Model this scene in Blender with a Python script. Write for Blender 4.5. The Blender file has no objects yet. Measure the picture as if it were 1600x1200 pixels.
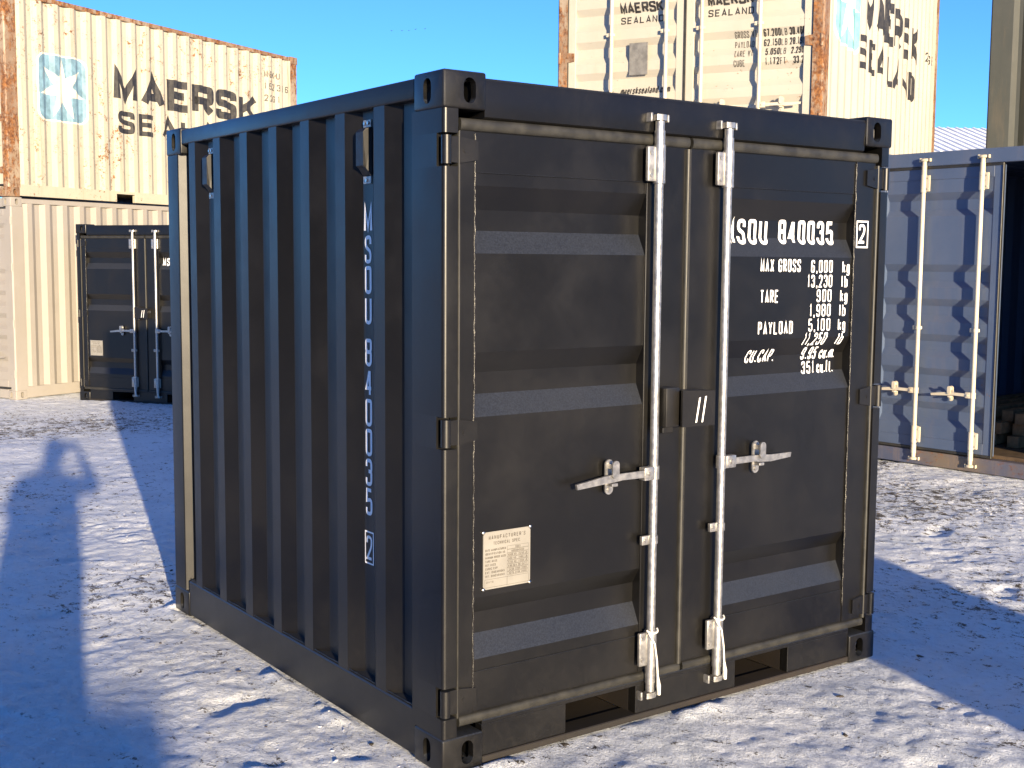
import bpy, bmesh, math, random
import numpy as np
from mathutils import Matrix, Vector
random.seed(4); rng = np.random.default_rng(11)
S = bpy.context.scene; COL = S.collection
PI = math.pi
# ------------------------------------------------------------------ camera
CAM = Vector((-2.0945, -3.2864, 1.6686))
yaw, pitch, roll = .6233, -.0983, .0072
fw = Vector((math.sin(yaw)*math.cos(pitch), math.cos(yaw)*math.cos(pitch), math.sin(pitch)))
rt = Vector((math.cos(yaw), -math.sin(yaw), 0)); up = rt.cross(fw)
rt2 = rt*math.cos(roll)+up*math.sin(roll); up2 = -rt*math.sin(roll)+up*math.cos(roll)
cd = bpy.data.cameras.new('camera'); cam = bpy.data.objects.new('camera', cd); COL.objects.link(cam)
cam.matrix_world = Matrix(((rt2.x, up2.x, -fw.x, CAM.x), (rt2.y, up2.y, -fw.y, CAM.y), (rt2.z, up2.z, -fw.z, CAM.z), (0, 0, 0, 1)))
cd.sensor_width = 36; cd.lens = 1939.48/1600*36; cd.clip_start = .02; cd.clip_end = 9000
S.camera = cam
# ------------------------------------------------------------------ light
SUN_AZ, SUN_EL = math.radians(16.0), math.radians(8.1)      # azimuth the light travels towards, from +Y to +X
w = bpy.data.worlds.new('World'); S.world = w; w.use_nodes = True
nt = w.node_tree; bg = nt.nodes['Background']
sky = nt.nodes.new('ShaderNodeTexSky'); sky.sky_type = 'NISHITA'; sky.sun_disc = False
sky.sun_elevation = SUN_EL; sky.sun_rotation = SUN_AZ + PI
sky.air_density = .50; sky.dust_density = 0; sky.ozone_density = 4.9; sky.altitude = 0
nt.links.new(sky.outputs[0], bg.inputs[0]); bg.inputs[1].default_value = .132
sd = bpy.data.lights.new('sun', 'SUN'); sd.energy = 4.6; sd.angle = math.radians(.55); sd.color = (1, .80, .53)
so = bpy.data.objects.new('sun', sd); COL.objects.link(so)
dirv = Vector((math.sin(SUN_AZ)*math.cos(SUN_EL), math.cos(SUN_AZ)*math.cos(SUN_EL), -math.sin(SUN_EL)))
so.rotation_euler = dirv.to_track_quat('-Z', 'Y').to_euler(); so.location = (-8, -20, 12)
S.view_settings.view_transform = 'Standard'; S.view_settings.look = 'None'
S.view_settings.exposure = 1.4; S.view_settings.gamma = 1
# ------------------------------------------------------------------ materials
M = {}
class NT:
    def __init__(s, name):
        s.m = bpy.data.materials.new(name); s.m.use_nodes = True; s.t = s.m.node_tree
        s.b = s.t.nodes['Principled BSDF']; M[name] = s.m
        s.co = s.n('ShaderNodeTexCoord').outputs['Object']
    def n(s, ty, **k):
        x = s.t.nodes.new(ty)
        for a, v in k.items(): setattr(x, a, v)
        return x
    def l(s, a, b): s.t.links.new(a, b)
    def scale(s, v):
        x = s.n('ShaderNodeMapping'); s.l(s.co, x.inputs[0]); x.inputs['Scale'].default_value = v; return x.outputs[0]
    def noise(s, sc, det=4, rough=.6, vec=None, dist=0):
        x = s.n('ShaderNodeTexNoise'); s.l(vec or s.co, x.inputs['Vector'])
        x.inputs['Scale'].default_value = sc; x.inputs['Detail'].default_value = det
        x.inputs['Roughness'].default_value = rough; x.inputs['Distortion'].default_value = dist
        return x.outputs['Fac']
    def ramp(s, f, a, b, lo=0., hi=1.):
        x = s.n('ShaderNodeMapRange'); s.l(f, x.inputs[0])
        for i, v in enumerate((a, b, lo, hi)): x.inputs[1+i].default_value = v
        x.interpolation_type = 'SMOOTHSTEP'; return x.outputs[0]
    def math(s, op, a, b=None):
        x = s.n('ShaderNodeMath', operation=op)
        for i, v in enumerate((a, b)):
            if v is None: continue
            if isinstance(v, (int, float)): x.inputs[i].default_value = v
            else: s.l(v, x.inputs[i])
        return x.outputs[0]
    def mix(s, f, a, b):
        x = s.n('ShaderNodeMix', data_type='RGBA')
        if isinstance(f, (int, float)): x.inputs[0].default_value = f
        else: s.l(f, x.inputs[0])
        for i, v in ((6, a), (7, b)):
            if isinstance(v, tuple): x.inputs[i].default_value = (*v, 1)
            else: s.l(v, x.inputs[i])
        return x.outputs[2]
    def col(s, c):
        if isinstance(c, tuple): s.b.inputs['Base Color'].default_value = (*c, 1)
        else: s.l(c, s.b.inputs['Base Color'])
    def set(s, nm, v):
        if isinstance(v, (int, float)): s.b.inputs[nm].default_value = v
        else: s.l(v, s.b.inputs[nm])
    def bump(s, h, st, d=.01, prev=None):
        x = s.n('ShaderNodeBump'); s.l(h, x.inputs['Height']); x.inputs['Strength'].default_value = st
        x.inputs['Distance'].default_value = d
        if prev: s.l(prev, x.inputs['Normal'])
        s.l(x.outputs[0], s.b.inputs['Normal']); return x.outputs[0]

def black_paint(name, base=(.0040, .0038, .0036), rough=.38, dust=.07):
    k = NT(name)
    f = k.ramp(k.noise(2.2, 5, .62), .38, .72)
    g = k.ramp(k.noise(38, 3, .6), .45, .75)
    d = k.math('MULTIPLY', k.math('ADD', k.math('MULTIPLY', f, .7), k.math('MULTIPLY', g, .3)), dust)
    c = k.mix(d, base, (.06, .052, .042))
    sc = k.ramp(k.noise(9, 6, .8, k.scale((1.2, 1.2, .35)), 1.4), .735, .76)
    c = k.mix(k.math('MULTIPLY', sc, .12), c, (.07, .067, .064))
    oz = k.n('ShaderNodeSeparateXYZ'); k.l(k.co, oz.inputs[0])
    spl = k.math('MULTIPLY', k.ramp(oz.outputs['Z'], .55, .0, 0., 1.), k.ramp(k.noise(30, 7, .8, None, .6), .48, .62))
    c = k.mix(k.math('MULTIPLY', spl, .10), c, (.05, .044, .036))
    k.set('Specular IOR Level', .48)
    nz = k.n('ShaderNodeSeparateXYZ'); k.l(k.n('ShaderNodeNewGeometry').outputs['Normal'], nz.inputs[0])
    fr = k.math('MULTIPLY', k.ramp(nz.outputs['Z'], .22, .42), k.ramp(k.noise(190, 3, .7), .30, .70, .35, 1.))
    c = k.mix(fr, c, (.025, .029, .038))
    k.col(c); k.set('Roughness', k.math('ADD', k.math('MULTIPLY', f, .10), rough-.04))
    b = k.bump(k.noise(420, 2, .5), .05, .002)
    k.bump(k.noise(3.1, 3, .5), .25, .006, b)
black_paint('black_paint'); black_paint('black_paint_worn', rough=.42, dust=.14)

def rusty_paint(name, base, alt, rust_lo, rust_hi, rough=.55, streak=.4, seed=0., dents=.3, zs=.8, runs=0., rs=8.):
    k = NT(name)
    mp = k.n('ShaderNodeMapping'); k.l(k.co, mp.inputs[0]); mp.inputs['Location'].default_value = (seed, seed*1.7, seed*.6)
    k.co = mp.outputs[0]
    tone = k.ramp(k.noise(1.3, 5, .65), .3, .75)
    c = k.mix(tone, base, alt)
    st = k.ramp(k.noise(5, 5, .7, k.scale((1, 1, .12))), .52, .78)
    c = k.mix(k.math('MULTIPLY', st, streak), c, (.30, .20, .10))
    fine = k.ramp(k.noise(26, 6, .75, k.scale((1, 1, .55)), .8), .60, .72)
    c = k.mix(k.math('MULTIPLY', fine, streak*.55), c, (.20, .16, .11))
    r1 = k.noise(rs, 9, .78, k.scale((1, 1, zs)), .5)
    r2 = k.noise(rs*2.6, 6, .75, k.scale((1.0, 1.0, 2*zs)), .8)
    cl = k.math('MULTIPLY', k.math('SUBTRACT', k.noise(.9, 3, .5), .5), .22)
    rm = k.ramp(k.math('ADD', k.math('ADD', k.math('MULTIPLY', r1, .6), k.math('MULTIPLY', r2, .4)), cl), rust_lo, rust_hi)
    if runs:
        oz = k.n('ShaderNodeSeparateXYZ'); k.l(k.co, oz.inputs[0])
        run = k.math('MULTIPLY', k.ramp(k.noise(9, 5, .7, k.scale((1, 1, .035))), .56, .74), k.ramp(oz.outputs['Z'], 1.5+seed*.6, 2.5+seed*.6, .12, 1.))
        c = k.mix(k.math('MULTIPLY', run, runs), c, (.24, .12, .045))
    rc = k.mix(k.ramp(k.noise(24, 4, .7), .35, .7), (.085, .028, .010), (.30, .125, .035))
    c = k.mix(rm, c, rc); k.col(c)
    k.set('Roughness', k.math('ADD', k.math('MULTIPLY', rm, .3), rough))
    b = k.bump(k.noise(90, 4, .6), .12, .003)
    b = k.bump(rm, .3, .003, b)
    k.bump(k.noise(1.9, 3, .5), dents, .03, b)
CREAM = (.45, .415, .32)
rusty_paint('cream_paint', CREAM, (.41, .38, .30), .560, .62, seed=1.3, streak=.55, runs=.9)
rusty_paint('cream_paint_clean', (.43, .405, .34), (.39, .365, .30), .61, .66, seed=7.3, streak=.32, runs=.35)
rusty_paint('cream_rusty', (.36, .30, .22), (.17, .09, .045), .44, .56, seed=3.1, streak=.6, zs=.35)
rusty_paint('beige_paint', (.30, .278, .25), (.27, .25, .222), .66, .70, seed=5.5, streak=.10)
rusty_paint('blue_paint', (.060, .090, .160), (.085, .112, .175), .62, .66, rough=.45, seed=2.2, streak=.12)
rusty_paint('blue_sill', (.07, .085, .14), (.17, .13, .085), .54, .66, rough=.5, seed=2.9, streak=.5)
rusty_paint('olive_paint', (.023, .027, .023), (.030, .033, .028), .66, .70, seed=8.1, streak=.15)
rusty_paint('bar_paint', (.60, .54, .42), (.50, .43, .30), .60, .66, rough=.5, seed=4.4, streak=.3, dents=0)
rusty_paint('dirty_steel', (.012, .010, .008), (.028, .020, .014), .60, .80, rough=.6, seed=6.0, streak=.04, dents=0)

def simple(name, c, rough=.5, metal=0., var=.25, sc=20, bump=0.):
    k = NT(name); f = k.ramp(k.noise(sc, 4, .6), .3, .7)
    k.col(k.mix(f, tuple(x*(1-var) for x in c), tuple(min(1, x*(1+var)) for x in c)))
    k.set('Roughness', k.math('ADD', k.math('MULTIPLY', f, .12), rough-.06)); k.set('Metallic', metal)
    if bump: k.bump(k.noise(sc*4, 3, .6), bump, .002)
simple('galvanised', (.44, .43, .41), .42, .85, .16, 45, .08)
simple('galvanised_dull', (.40, .39, .37), .46, .8, .3, 40, .1)
simple('rubber', (.024, .023, .019), .48, 0, .3, 14, .1)
simple('weld', (.04, .038, .035), .25, .3, .4, 160, .4)
simple('white_letter', (.90, .90, .90), .45, 0, .03, 30)
simple('dark_letter', (.030, .028, .026), .5, 0, .35, 18)
simple('grey_letter', (.085, .075, .062), .5, 0, .3, 18)
simple('logo_blue', (.17, .29, .36), .5, 0, .25, 9)
simple('logo_teal', (.18, .40, .42), .5, 0, .2, 9)
simple('logo_white', (.72, .67, .53), .5, 0, .14, 9)
simple('plate_metal', (.30, .285, .25), .42, .25, .05, 12)
simple('plate_print', (.07, .06, .05), .5, 0, .3, 60)
simple('grey_plate', (.17, .165, .15), .5, .1, .25, 20)
simple('vent_plastic', (.008, .008, .009), .5, 0, .2, 30)
simple('screw', (.55, .52, .48), .3, 1, .2, 50)
simple('cord', (.72, .70, .64), .6, 0, .12, 90, .3)
simple('plywood_floor', (.10, .065, .035), .7, 0, .3, 12, .2)
simple('timber', (.30, .165, .075), .7, 0, .35, 14, .3)
simple('roof_sheet', (.85, .86, .88), .6, 0, .15, .4)
simple('house_wall', (.22, .20, .18), .7, 0, .2, 2)
simple('stone', (.075, .062, .050), .8, 0, .5, 9, .2)
simple('clod', (.86, .87, .88), .6, 0, .08, 20, .3)
simple('coat', (.03, .032, .04), .8, 0, .3, 20, .2)
simple('skin', (.50, .31, .23), .5, 0, .1, 20)
simple('hair', (.035, .024, .017), .6, 0, .3, 60)
simple('phone_body', (.02, .02, .022), .25, 0, .1, 20)
simple('bird_feather', (.03, .03, .035), .7, 0, .2, 20)
# snow ground
k = NT('snow_ground')
geo = k.n('ShaderNodeNewGeometry').outputs['Position']; k.co = geo
patch = k.noise(.55, 4, .6, k.scale((1, 1, 1)))
fine = k.noise(31, 7, .72, k.scale((1, .7, 1)), .5)
fine2 = k.noise(110, 5, .7)
mid = k.noise(11, 6, .68, k.scale((1, .75, 1)), .4)
crust = k.math('ABSOLUTE', k.math('SUBTRACT', k.noise(19, 4, .6, k.scale((.8, 1.3, 1)), .8), .5))
attr = k.n('ShaderNodeAttribute', attribute_name='dirt').outputs['Fac']
v = k.math('ADD', k.math('ADD', k.math('MULTIPLY', fine, .36), k.math('MULTIPLY', fine2, .26)), k.math('MULTIPLY', mid, .38))
v = k.math('ADD', v, k.math('MULTIPLY', attr, .10))
v = k.math('ADD', v, k.math('MULTIPLY', patch, .06))
dm = k.ramp(v, .612, .645)
ice = k.ramp(k.noise(1.7, 5, .65), .42, .66)
sn = k.mix(ice, (.90, .94, .98), (.78, .83, .88))
sn = k.mix(k.math('MULTIPLY', k.ramp(fine, .46, .66), .22), sn, (.50, .51, .52))
dc = k.mix(k.ramp(k.noise(40, 4, .7), .35, .65), (.040, .034, .027), (.14, .118, .088))
k.col(k.mix(dm, sn, dc)); k.set('Roughness', k.math('ADD', k.math('MULTIPLY', ice, -.12), .62))
k.set('Specular IOR Level', .3)
b = k.bump(fine2, .6, .008, k.bump(k.noise(260, 3, .6), .15, .004))
b = k.bump(fine, .85, .022, b)
b = k.bump(crust, -.55, .05, b)
b = k.bump(mid, .40, .05, b)
k.bump(dm, -.3, .006, b)
# ------------------------------------------------------------------ mesh helpers
def finish(name, bm, mat, parent=None, smooth=None, norm=True):
    if norm: bmesh.ops.recalc_face_normals(bm, faces=bm.faces)
    me = bpy.data.meshes.new(name); bm.to_mesh(me); bm.free()
    me.materials.append(M[mat])
    if smooth is not None:
        me.polygons.foreach_set('use_smooth', [True]*len(me.polygons))
        me.set_sharp_from_angle(angle=math.radians(smooth))
    o = bpy.data.objects.new(name, me); COL.objects.link(o); o.parent = parent
    return o
def share(name, me, parent=None, loc=(0, 0, 0), rot=(0, 0, 0), sc=(1, 1, 1)):
    o = bpy.data.objects.new(name, me); COL.objects.link(o); o.parent = parent
    o.location = loc; o.rotation_euler = rot; o.scale = sc; return o
def tag(o, label=None, cat=None, group=None, kind=None):
    for a, b in (('label', label), ('category', cat), ('group', group), ('kind', kind)):
        if b: o[a] = b
    return o
def empty(name, loc=(0, 0, 0), rz=0.):
    o = bpy.data.objects.new(name, None); COL.objects.link(o); o.location = loc; o.rotation_euler = (0, 0, rz)
    o.empty_display_size = .2; return o
def copy_tree(o, parent=None):
    c = o.copy(); COL.objects.link(c); c.parent = parent
    for ch in list(o.children): copy_tree(ch, c)
    return c
def BM(): return bmesh.new()
def box(bm, x0, x1, y0, y1, z0, z1, bev=0., seg=1):
    r = bmesh.ops.create_cube(bm, size=1, matrix=Matrix.Translation(((x0+x1)/2, (y0+y1)/2, (z0+z1)/2)) @ Matrix.Diagonal((x1-x0, y1-y0, z1-z0, 1)))
    if bev:
        es = list({e for v in r['verts'] for e in v.link_edges})
        bmesh.ops.bevel(bm, geom=es, offset=bev, segments=seg, profile=.5, affect='EDGES')
    return bm
AX = {'x': lambda a, p: (a, p[0], p[1]), 'y': lambda a, p: (p[0], a, p[1]), 'z': lambda a, p: (p[0], p[1], a)}
def prism(bm, loop, axis, a0, a1):
    f = AX[axis]
    A = [bm.verts.new(f(a0, p)) for p in loop]; B = [bm.verts.new(f(a1, p)) for p in loop]; n = len(loop)
    for i in range(n): bm.faces.new((A[i], A[(i+1) % n], B[(i+1) % n], B[i]))
    bm.faces.new(A); bm.faces.new(B[::-1]); return bm
def ribbed(bm, prof, th, axis, a0, a1):
    """prof: (u, depth) points; a bent sheet of thickness th pressed along 'axis'. depth runs along y for axis x/z here"""
    if axis == 'x':   loop = [(d, u) for u, d in prof]+[(d+th, u) for u, d in reversed(prof)]          # (y,z)
    elif axis == 'zx': loop = [(d, u) for u, d in prof]+[(d+th, u) for u, d in reversed(prof)]          # (x,y): wall along y
    elif axis == 'zy': loop = [(u, d) for u, d in prof]+[(u, d+th) for u, d in reversed(prof)]          # (x,y): wall along x
    elif axis == 'y': loop = [(u, d) for u, d in prof]+[(u, d+th) for u, d in reversed(prof)]           # (x,z): roof
    n = len(prof); f = AX[axis[0]]
    A = [bm.verts.new(f(a0, p)) for p in loop]; B = [bm.verts.new(f(a1, p)) for p in loop]; m = 2*n
    for i in range(m): bm.faces.new((A[i], A[(i+1) % m], B[(i+1) % m], B[i]))
    for V in (A, B):
        for i in range(n-1): bm.faces.new((V[i], V[i+1], V[m-2-i], V[m-1-i]))
    return bm
def tube(bm, pts, r, seg=12, cap=True, rs=None):
    pts = [Vector(p) for p in pts]; rings = []; ref = None
    for i, p in enumerate(pts):
        t = (pts[min(i+1, len(pts)-1)]-pts[max(i-1, 0)]).normalized()
        if ref is None: ref = t.cross(Vector((0, 0, 1)) if abs(t.z) < .9 else Vector((1, 0, 0))).normalized()
        a = (ref-t*ref.dot(t)).normalized(); ref = a; b = t.cross(a); q = rs[i] if rs else r
        rings.append([bm.verts.new(p+(a*math.cos(2*PI*j/seg)+b*math.sin(2*PI*j/seg))*q) for j in range(seg)])
    for A, B in zip(rings, rings[1:]):
        for j in range(seg): bm.faces.new((A[j], A[(j+1) % seg], B[(j+1) % seg], B[j]))
    if cap: bm.faces.new(rings[0][::-1]); bm.faces.new(rings[-1])
    return bm
def evaluated(o):
    dg = bpy.context.evaluated_depsgraph_get(); dg.update()
    return bpy.data.meshes.new_from_object(o.evaluated_get(dg))
# corner casting (outer faces at x=0, y=0, z=top of 0)
def slot_loop(cx, cz, w_, h_, n=7):
    r = w_/2; pts = []
    for i in range(n+1): a = PI*i/n; pts.append((cx+r*math.cos(a), cz+h_/2-r+r*math.sin(a)))
    for i in range(n+1): a = PI+PI*i/n; pts.append((cx+r*math.cos(a), cz-h_/2+r+r*math.sin(a)))
    return pts
def make_casting():
    bm = BM(); box(bm, 0, .162, 0, .178, -.118, 0, .009, 3)
    a = finish('casting_src', bm, 'black_paint'); cut = BM()
    box(cut, .028, .130, .028, .146, -.092, -.028); c0 = finish('c0', cut, 'black_paint')
    c1 = finish('c1', prism(BM(), slot_loop(.098, -.060, .046, .080), 'y', -.02, .05), 'black_paint')
    c2 = finish('c2', prism(BM(), slot_loop(.095, -.060, .046, .080), 'x', -.02, .05), 'black_paint')
    c3 = finish('c3', prism(BM(), [(.05, .04), (.112, .04), (.112, .134), (.05, .134)], 'z', -.05, .02), 'black_paint')
    for c in (c0, c1, c2, c3):
        m = a.modifiers.new('b', 'BOOLEAN'); m.object = c; m.operation = 'DIFFERENCE'; m.solver = 'EXACT'
    me = evaluated(a); me.name = 'corner_casting'
    for c in (a, c0, c1, c2, c3): bpy.data.objects.remove(c)
    me.polygons.foreach_set('use_smooth', [True]*len(me.polygons)); me.set_sharp_from_angle(angle=math.radians(28))
    return me
CAST = make_casting()
def casting_mesh(mat):
    if mat == 'black_paint': return CAST
    kname = 'cast_'+mat
    if kname not in bpy.data.meshes:
        m = CAST.copy(); m.name = kname; m.materials.clear(); m.materials.append(M[mat])
    return bpy.data.meshes[kname]
def castings(root, W, L, H, mat):
    me = casting_mesh(mat)
    for fx in (0, 1):
        for fy in (0, 1):
            for fz in (0, 1):
                share('corner_casting', me, root, (W*fx, L*fy, H if fz else 0), (0, 0, 0), (-1 if fx else 1, -1 if fy else 1, 1 if fz else -1))
# ------------------------------------------------------------------ lettering: a stroke font
def _g(*strokes): return strokes
O8 = [(.5, 1), (1, 1), (1, .52), (0, .52), (0, 1), (.5, 1)]
GL = {
'A': _g([(0, 0), (.5, 1.0, 0), (1, 0)], [(.17, .27), (.83, .27)]), 'B': _g([(0, 0, 0), (0, 1, 0), (.95, 1), (.95, .53), (0, .53, 0)], [(.4, .53), (1, .53), (1, 0), (0, 0, 0)]),
'C': _g([(1, .70), (1, 1), (0, 1), (0, 0), (1, 0), (1, .30)]), 'D': _g([(0, 0, 0), (0, 1, 0), (1, 1), (1, 0), (0, 0, 0)]),
'E': _g([(1, 1), (0, 1, 0), (0, 0, 0), (1, 0)], [(0, .52), (.85, .52)]), 'F': _g([(1, 1), (0, 1, 0), (0, 0)], [(0, .52), (.85, .52)]),
'G': _g([(1, .70), (1, 1), (0, 1), (0, 0), (1, 0), (1, .47, 0), (.55, .47)]), 'I': _g([(.5, 0), (.5, 1)]),
'H': _g([(0, 0), (0, 1)], [(1, 0), (1, 1)], [(0, .52), (1, .52)]),
'K': _g([(0, 0), (0, 1)], [(1, 1), (.08, .42)], [(.32, .6), (1, 0)]), 'L': _g([(0, 1), (0, 0, 0), (1, 0)]),
'M': _g([(0, 0), (0, 1, 0), (.5, .12, 0), (1, 1, 0), (1, 0)]), 'N': _g([(0, 0), (0, 1, 0), (1, 0, 0), (1, 1)]),
'O': _g([(.5, 1), (1, 1), (1, 0), (0, 0), (0, 1), (.5, 1)]), 'P': _g([(0, 0), (0, 1, 0), (1, 1), (1, .45), (0, .45)]),
'R': _g([(0, 0), (0, 1, 0), (1, 1), (1, .48), (0, .48)], [(.5, .48), (1, 0)]),
'S': _g([(1, .72), (1, 1), (0, 1), (0, .58), (1, .44), (1, 0), (0, 0), (0, .28)]), 'T': _g([(.5, 0), (.5, 1)], [(0, 1), (1, 1)]),
'U': _g([(0, 1), (0, 0), (1, 0), (1, 1)]), 'V': _g([(0, 1), (.5, 0, 0), (1, 1)]), 'W': _g([(0, 1), (.25, 0, 0), (.5, .8, 0), (.75, 0, 0), (1, 1)]),
'X': _g([(0, 0), (1, 1)], [(0, 1), (1, 0)]), 'Y': _g([(0, 1), (.5, .45, 0), (1, 1)], [(.5, .45), (.5, 0)]),
'0': None, '1': _g([(.15, .84), (.5, 1, 0), (.5, 0)]), '2': _g([(0, .72), (0, 1), (1, 1), (1, .58), (0, .0, 0), (1, 0)]),
'3': _g([(0, .74), (0, 1), (1, 1), (1, .54), (.4, .54)], [(.4, .54), (1, .54), (1, 0), (0, 0), (0, .26)]),
'4': _g([(.74, 0), (.74, 1)], [(.66, .98), (.02, .27, 0), (1.05, .27)]), '5': _g([(.95, 1), (.06, 1, 0), (.02, .55, 0), (1, .62), (1, 0), (0, 0), (0, .25)]),
'6': _g([(1, .78), (1, 1), (0, 1), (0, 0), (1, 0), (1, .55), (0, .55)]), '8': _g(O8, [(.5, .52), (1, .52), (1, 0), (0, 0), (0, .52), (.5, .52)]),
'7': _g([(0, 1), (1, 1, 0), (.4, 0)]),
'9': _g([(0, .22), (0, 0), (1, 0), (1, 1), (0, 1), (0, .45), (1, .45)]),
'.': _g([(.5, 0), (.5, .10)]), ',': _g([(.5, .10), (.42, -.14)]), ' ': (), "'": _g([(.5, 1), (.5, .8)]),
'a': _g([(.1, .62), (.9, .68), (.9, 0)], [(.9, .38), (0, .38), (0, 0), (.9, 0)]), 'b': _g([(0, 1), (0, 0, 0), (.9, 0), (.9, .66), (0, .66)]),
'c': _g([(.9, .46), (.9, .68), (0, .68), (0, 0), (.9, 0), (.9, .22)]), 'd': _g([(.9, 1), (.9, 0, 0), (0, 0), (0, .66), (.9, .66)]),
'e': _g([(0, .34), (.9, .34, 0), (.9, .68), (0, .68), (0, 0), (.9, 0), (.9, .15)]), 'f': _g([(.8, 1), (.3, 1), (.3, 0)], [(0, .66), (.75, .66)]),
'g': _g([(.9, .68), (.9, -.26), (0, -.26), (0, -.16)], [(.9, .68), (0, .68), (0, .0), (.9, .0)]),
'k': _g([(0, 0), (0, 1)], [(.9, .68), (.1, .28)], [(.35, .42), (.95, 0)]), 'l': _g([(.4, 0), (.4, 1)]), 'm': _g([(0, 0), (0, .68), (1.25, .68), (1.25, 0)], [(.62, 0), (.62, .66)]),
'n': _g([(0, 0), (0, .68, 0), (.9, .68), (.9, 0)]), 'o': _g([(.45, .68), (.9, .68), (.9, 0), (0, 0), (0, .68), (.45, .68)]),
'r': _g([(0, 0), (0, .68, 0), (.7, .68)]), 's': _g([(.85, .5), (.85, .68), (0, .68), (0, .38), (.85, .30), (.85, 0), (0, 0), (0, .18)]),
't': _g([(.35, .92), (.35, 0), (.8, 0)], [(0, .66), (.75, .66)]), 'u': _g([(0, .68), (0, 0), (.9, 0, 0), (.9, .68)]),
'w': _g([(0, .68), (.25, 0, 0), (.5, .6, 0), (.75, 0, 0), (1, .68)])}
GL['0'] = GL['O']; NARROW = {'.': .35, ',': .35, "'": .35, ' ': .55, '1': .6, 'l': .45, 'I': .35, 'f': .75, 't': .75, 'r': .75, 'm': 1.3}
def rounded(pts, rad):
    out = []; n = len(pts); closed = n > 3 and pts[0][:2] == pts[-1][:2]
    for i, p in enumerate(pts):
        if i in (0, n-1) or (len(p) > 2 and p[2] == 0): out.append(Vector(p[:2])); continue
        a, b, c = Vector(pts[i-1][:2]), Vector(p[:2]), Vector(pts[i+1][:2])
        r = min(rad, (a-b).length*.5, (c-b).length*.5)
        if r < 1e-5: out.append(b); continue
        s, e = b+(a-b).normalized()*r, b+(c-b).normalized()*r
        for j in range(6):
            t = j/5; out.append(s*(1-t)**2+b*2*t*(1-t)+e*t*t)
    res = [out[0]]
    for q in out[1:]:
        if (q-res[-1]).length > 1e-5: res.append(q)
    return res, closed
def ribbon(bm, pts, closed, wd, z):
    n = len(pts); L_, R_ = [], []
    if closed: pts = pts[:-1]; n -= 1
    for i, p in enumerate(pts):
        a = pts[i-1] if (closed or i) else None; c = pts[(i+1) % n] if (closed or i < n-1) else None
        d1 = (p-a).normalized() if a is not None else None; d2 = (c-p).normalized() if c is not None else None
        d1 = d1 or d2; d2 = d2 or d1
        n1 = Vector((-d1.y, d1.x)); n2 = Vector((-d2.y, d2.x)); m = n1+n2
        if m.length < 1e-3: m = n1
        m = m.normalized(); q = wd/2/max(.42, m.dot(n1))
        L_.append(bm.verts.new((p.x+m.x*q, p.y+m.y*q, z))); R_.append(bm.verts.new((p.x-m.x*q, p.y-m.y*q, z)))
    for i in range(n if closed else n-1):
        j = (i+1) % n
        bm.faces.new((L_[i], R_[i], R_[j], L_[j]))
def text2d(bm, s, u, v, h, asp=.42, wt=.14, gap=.20, shear=0., rad=.5, align='l', width=None, each=None):
    """writes s with its cap box (stroke centre lines inset by half the weight) from (u,v)"""
    adv = [asp*h*NARROW.get(c, 1) for c in s]; tot = sum(adv)+gap*h*(len(s)-1)
    kx = 1. if width is None else width/tot
    if align == 'r': u -= tot*kx
    if align == 'c': u -= tot*kx/2
    x = u
    for c, a in zip(s, adv):
        if each: bm = BM()
        for q, st in enumerate(GL[c]):
            w2 = wt*h/2
            P_ = [((w2+p[0]*(a-2*w2) if a > 2.2*w2 else a/2+(p[0]-.5)*a*.2), w2+p[1]*(h-2*w2)) + tuple(p[2:]) for p in st]
            pp, cl = rounded(P_, rad*min(a, h*.5))
            pp = [Vector(((x-u)*kx+u+p.x*kx+shear*p.y, v+p.y)) for p in pp]
            ribbon(bm, pp, cl, wt*h, .00012*q)
        if each: each(bm) if len(bm.verts) else bm.free()
        x += a+gap*h
    return tot*kx
def rect2d(bm, u0, u1, v0, v1, t, z=0):
    for a, b, c, d in ((u0, u1, v0, v0+t), (u0, u1, v1-t, v1), (u0, u0+t, v0+t, v1-t), (u1-t, u1, v0+t, v1-t)):
        bm.faces.new([bm.verts.new((x, y, z)) for x, y in ((a, c), (b, c), (b, d), (a, d))])
def fill2d(bm, pts, z=0): bm.faces.new([bm.verts.new((x, y, z)) for x, y in pts])
def depth_at(prof, u):
    for (a, da), (b, db) in zip(prof, prof[1:]):
        if a <= u <= b: return da+(db-da)*(u-a)/max(1e-9, b-a)
    return prof[0][1] if u < prof[0][0] else prof[-1][1]
def drape(bm, prof, along, place):
    """cut the flat drawing at every bend of the sheet and lay it on; place(u,v,lift,depth)->xyz"""
    i = 0 if along == 'u' else 1
    lo = min(v.co[i] for v in bm.verts); hi = max(v.co[i] for v in bm.verts)
    for a, _ in prof:
        if lo < a < hi:
            no = (1, 0, 0) if i == 0 else (0, 1, 0); co = (a, 0, 0) if i == 0 else (0, a, 0)
            bmesh.ops.bisect_plane(bm, geom=bm.verts[:]+bm.edges[:]+bm.faces[:], plane_co=co, plane_no=no, dist=1e-6)
    for v in bm.verts:
        d = depth_at(prof, v.co[i]); v.co = place(v.co.x, v.co.y, v.co.z, d)
    return bm
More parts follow.
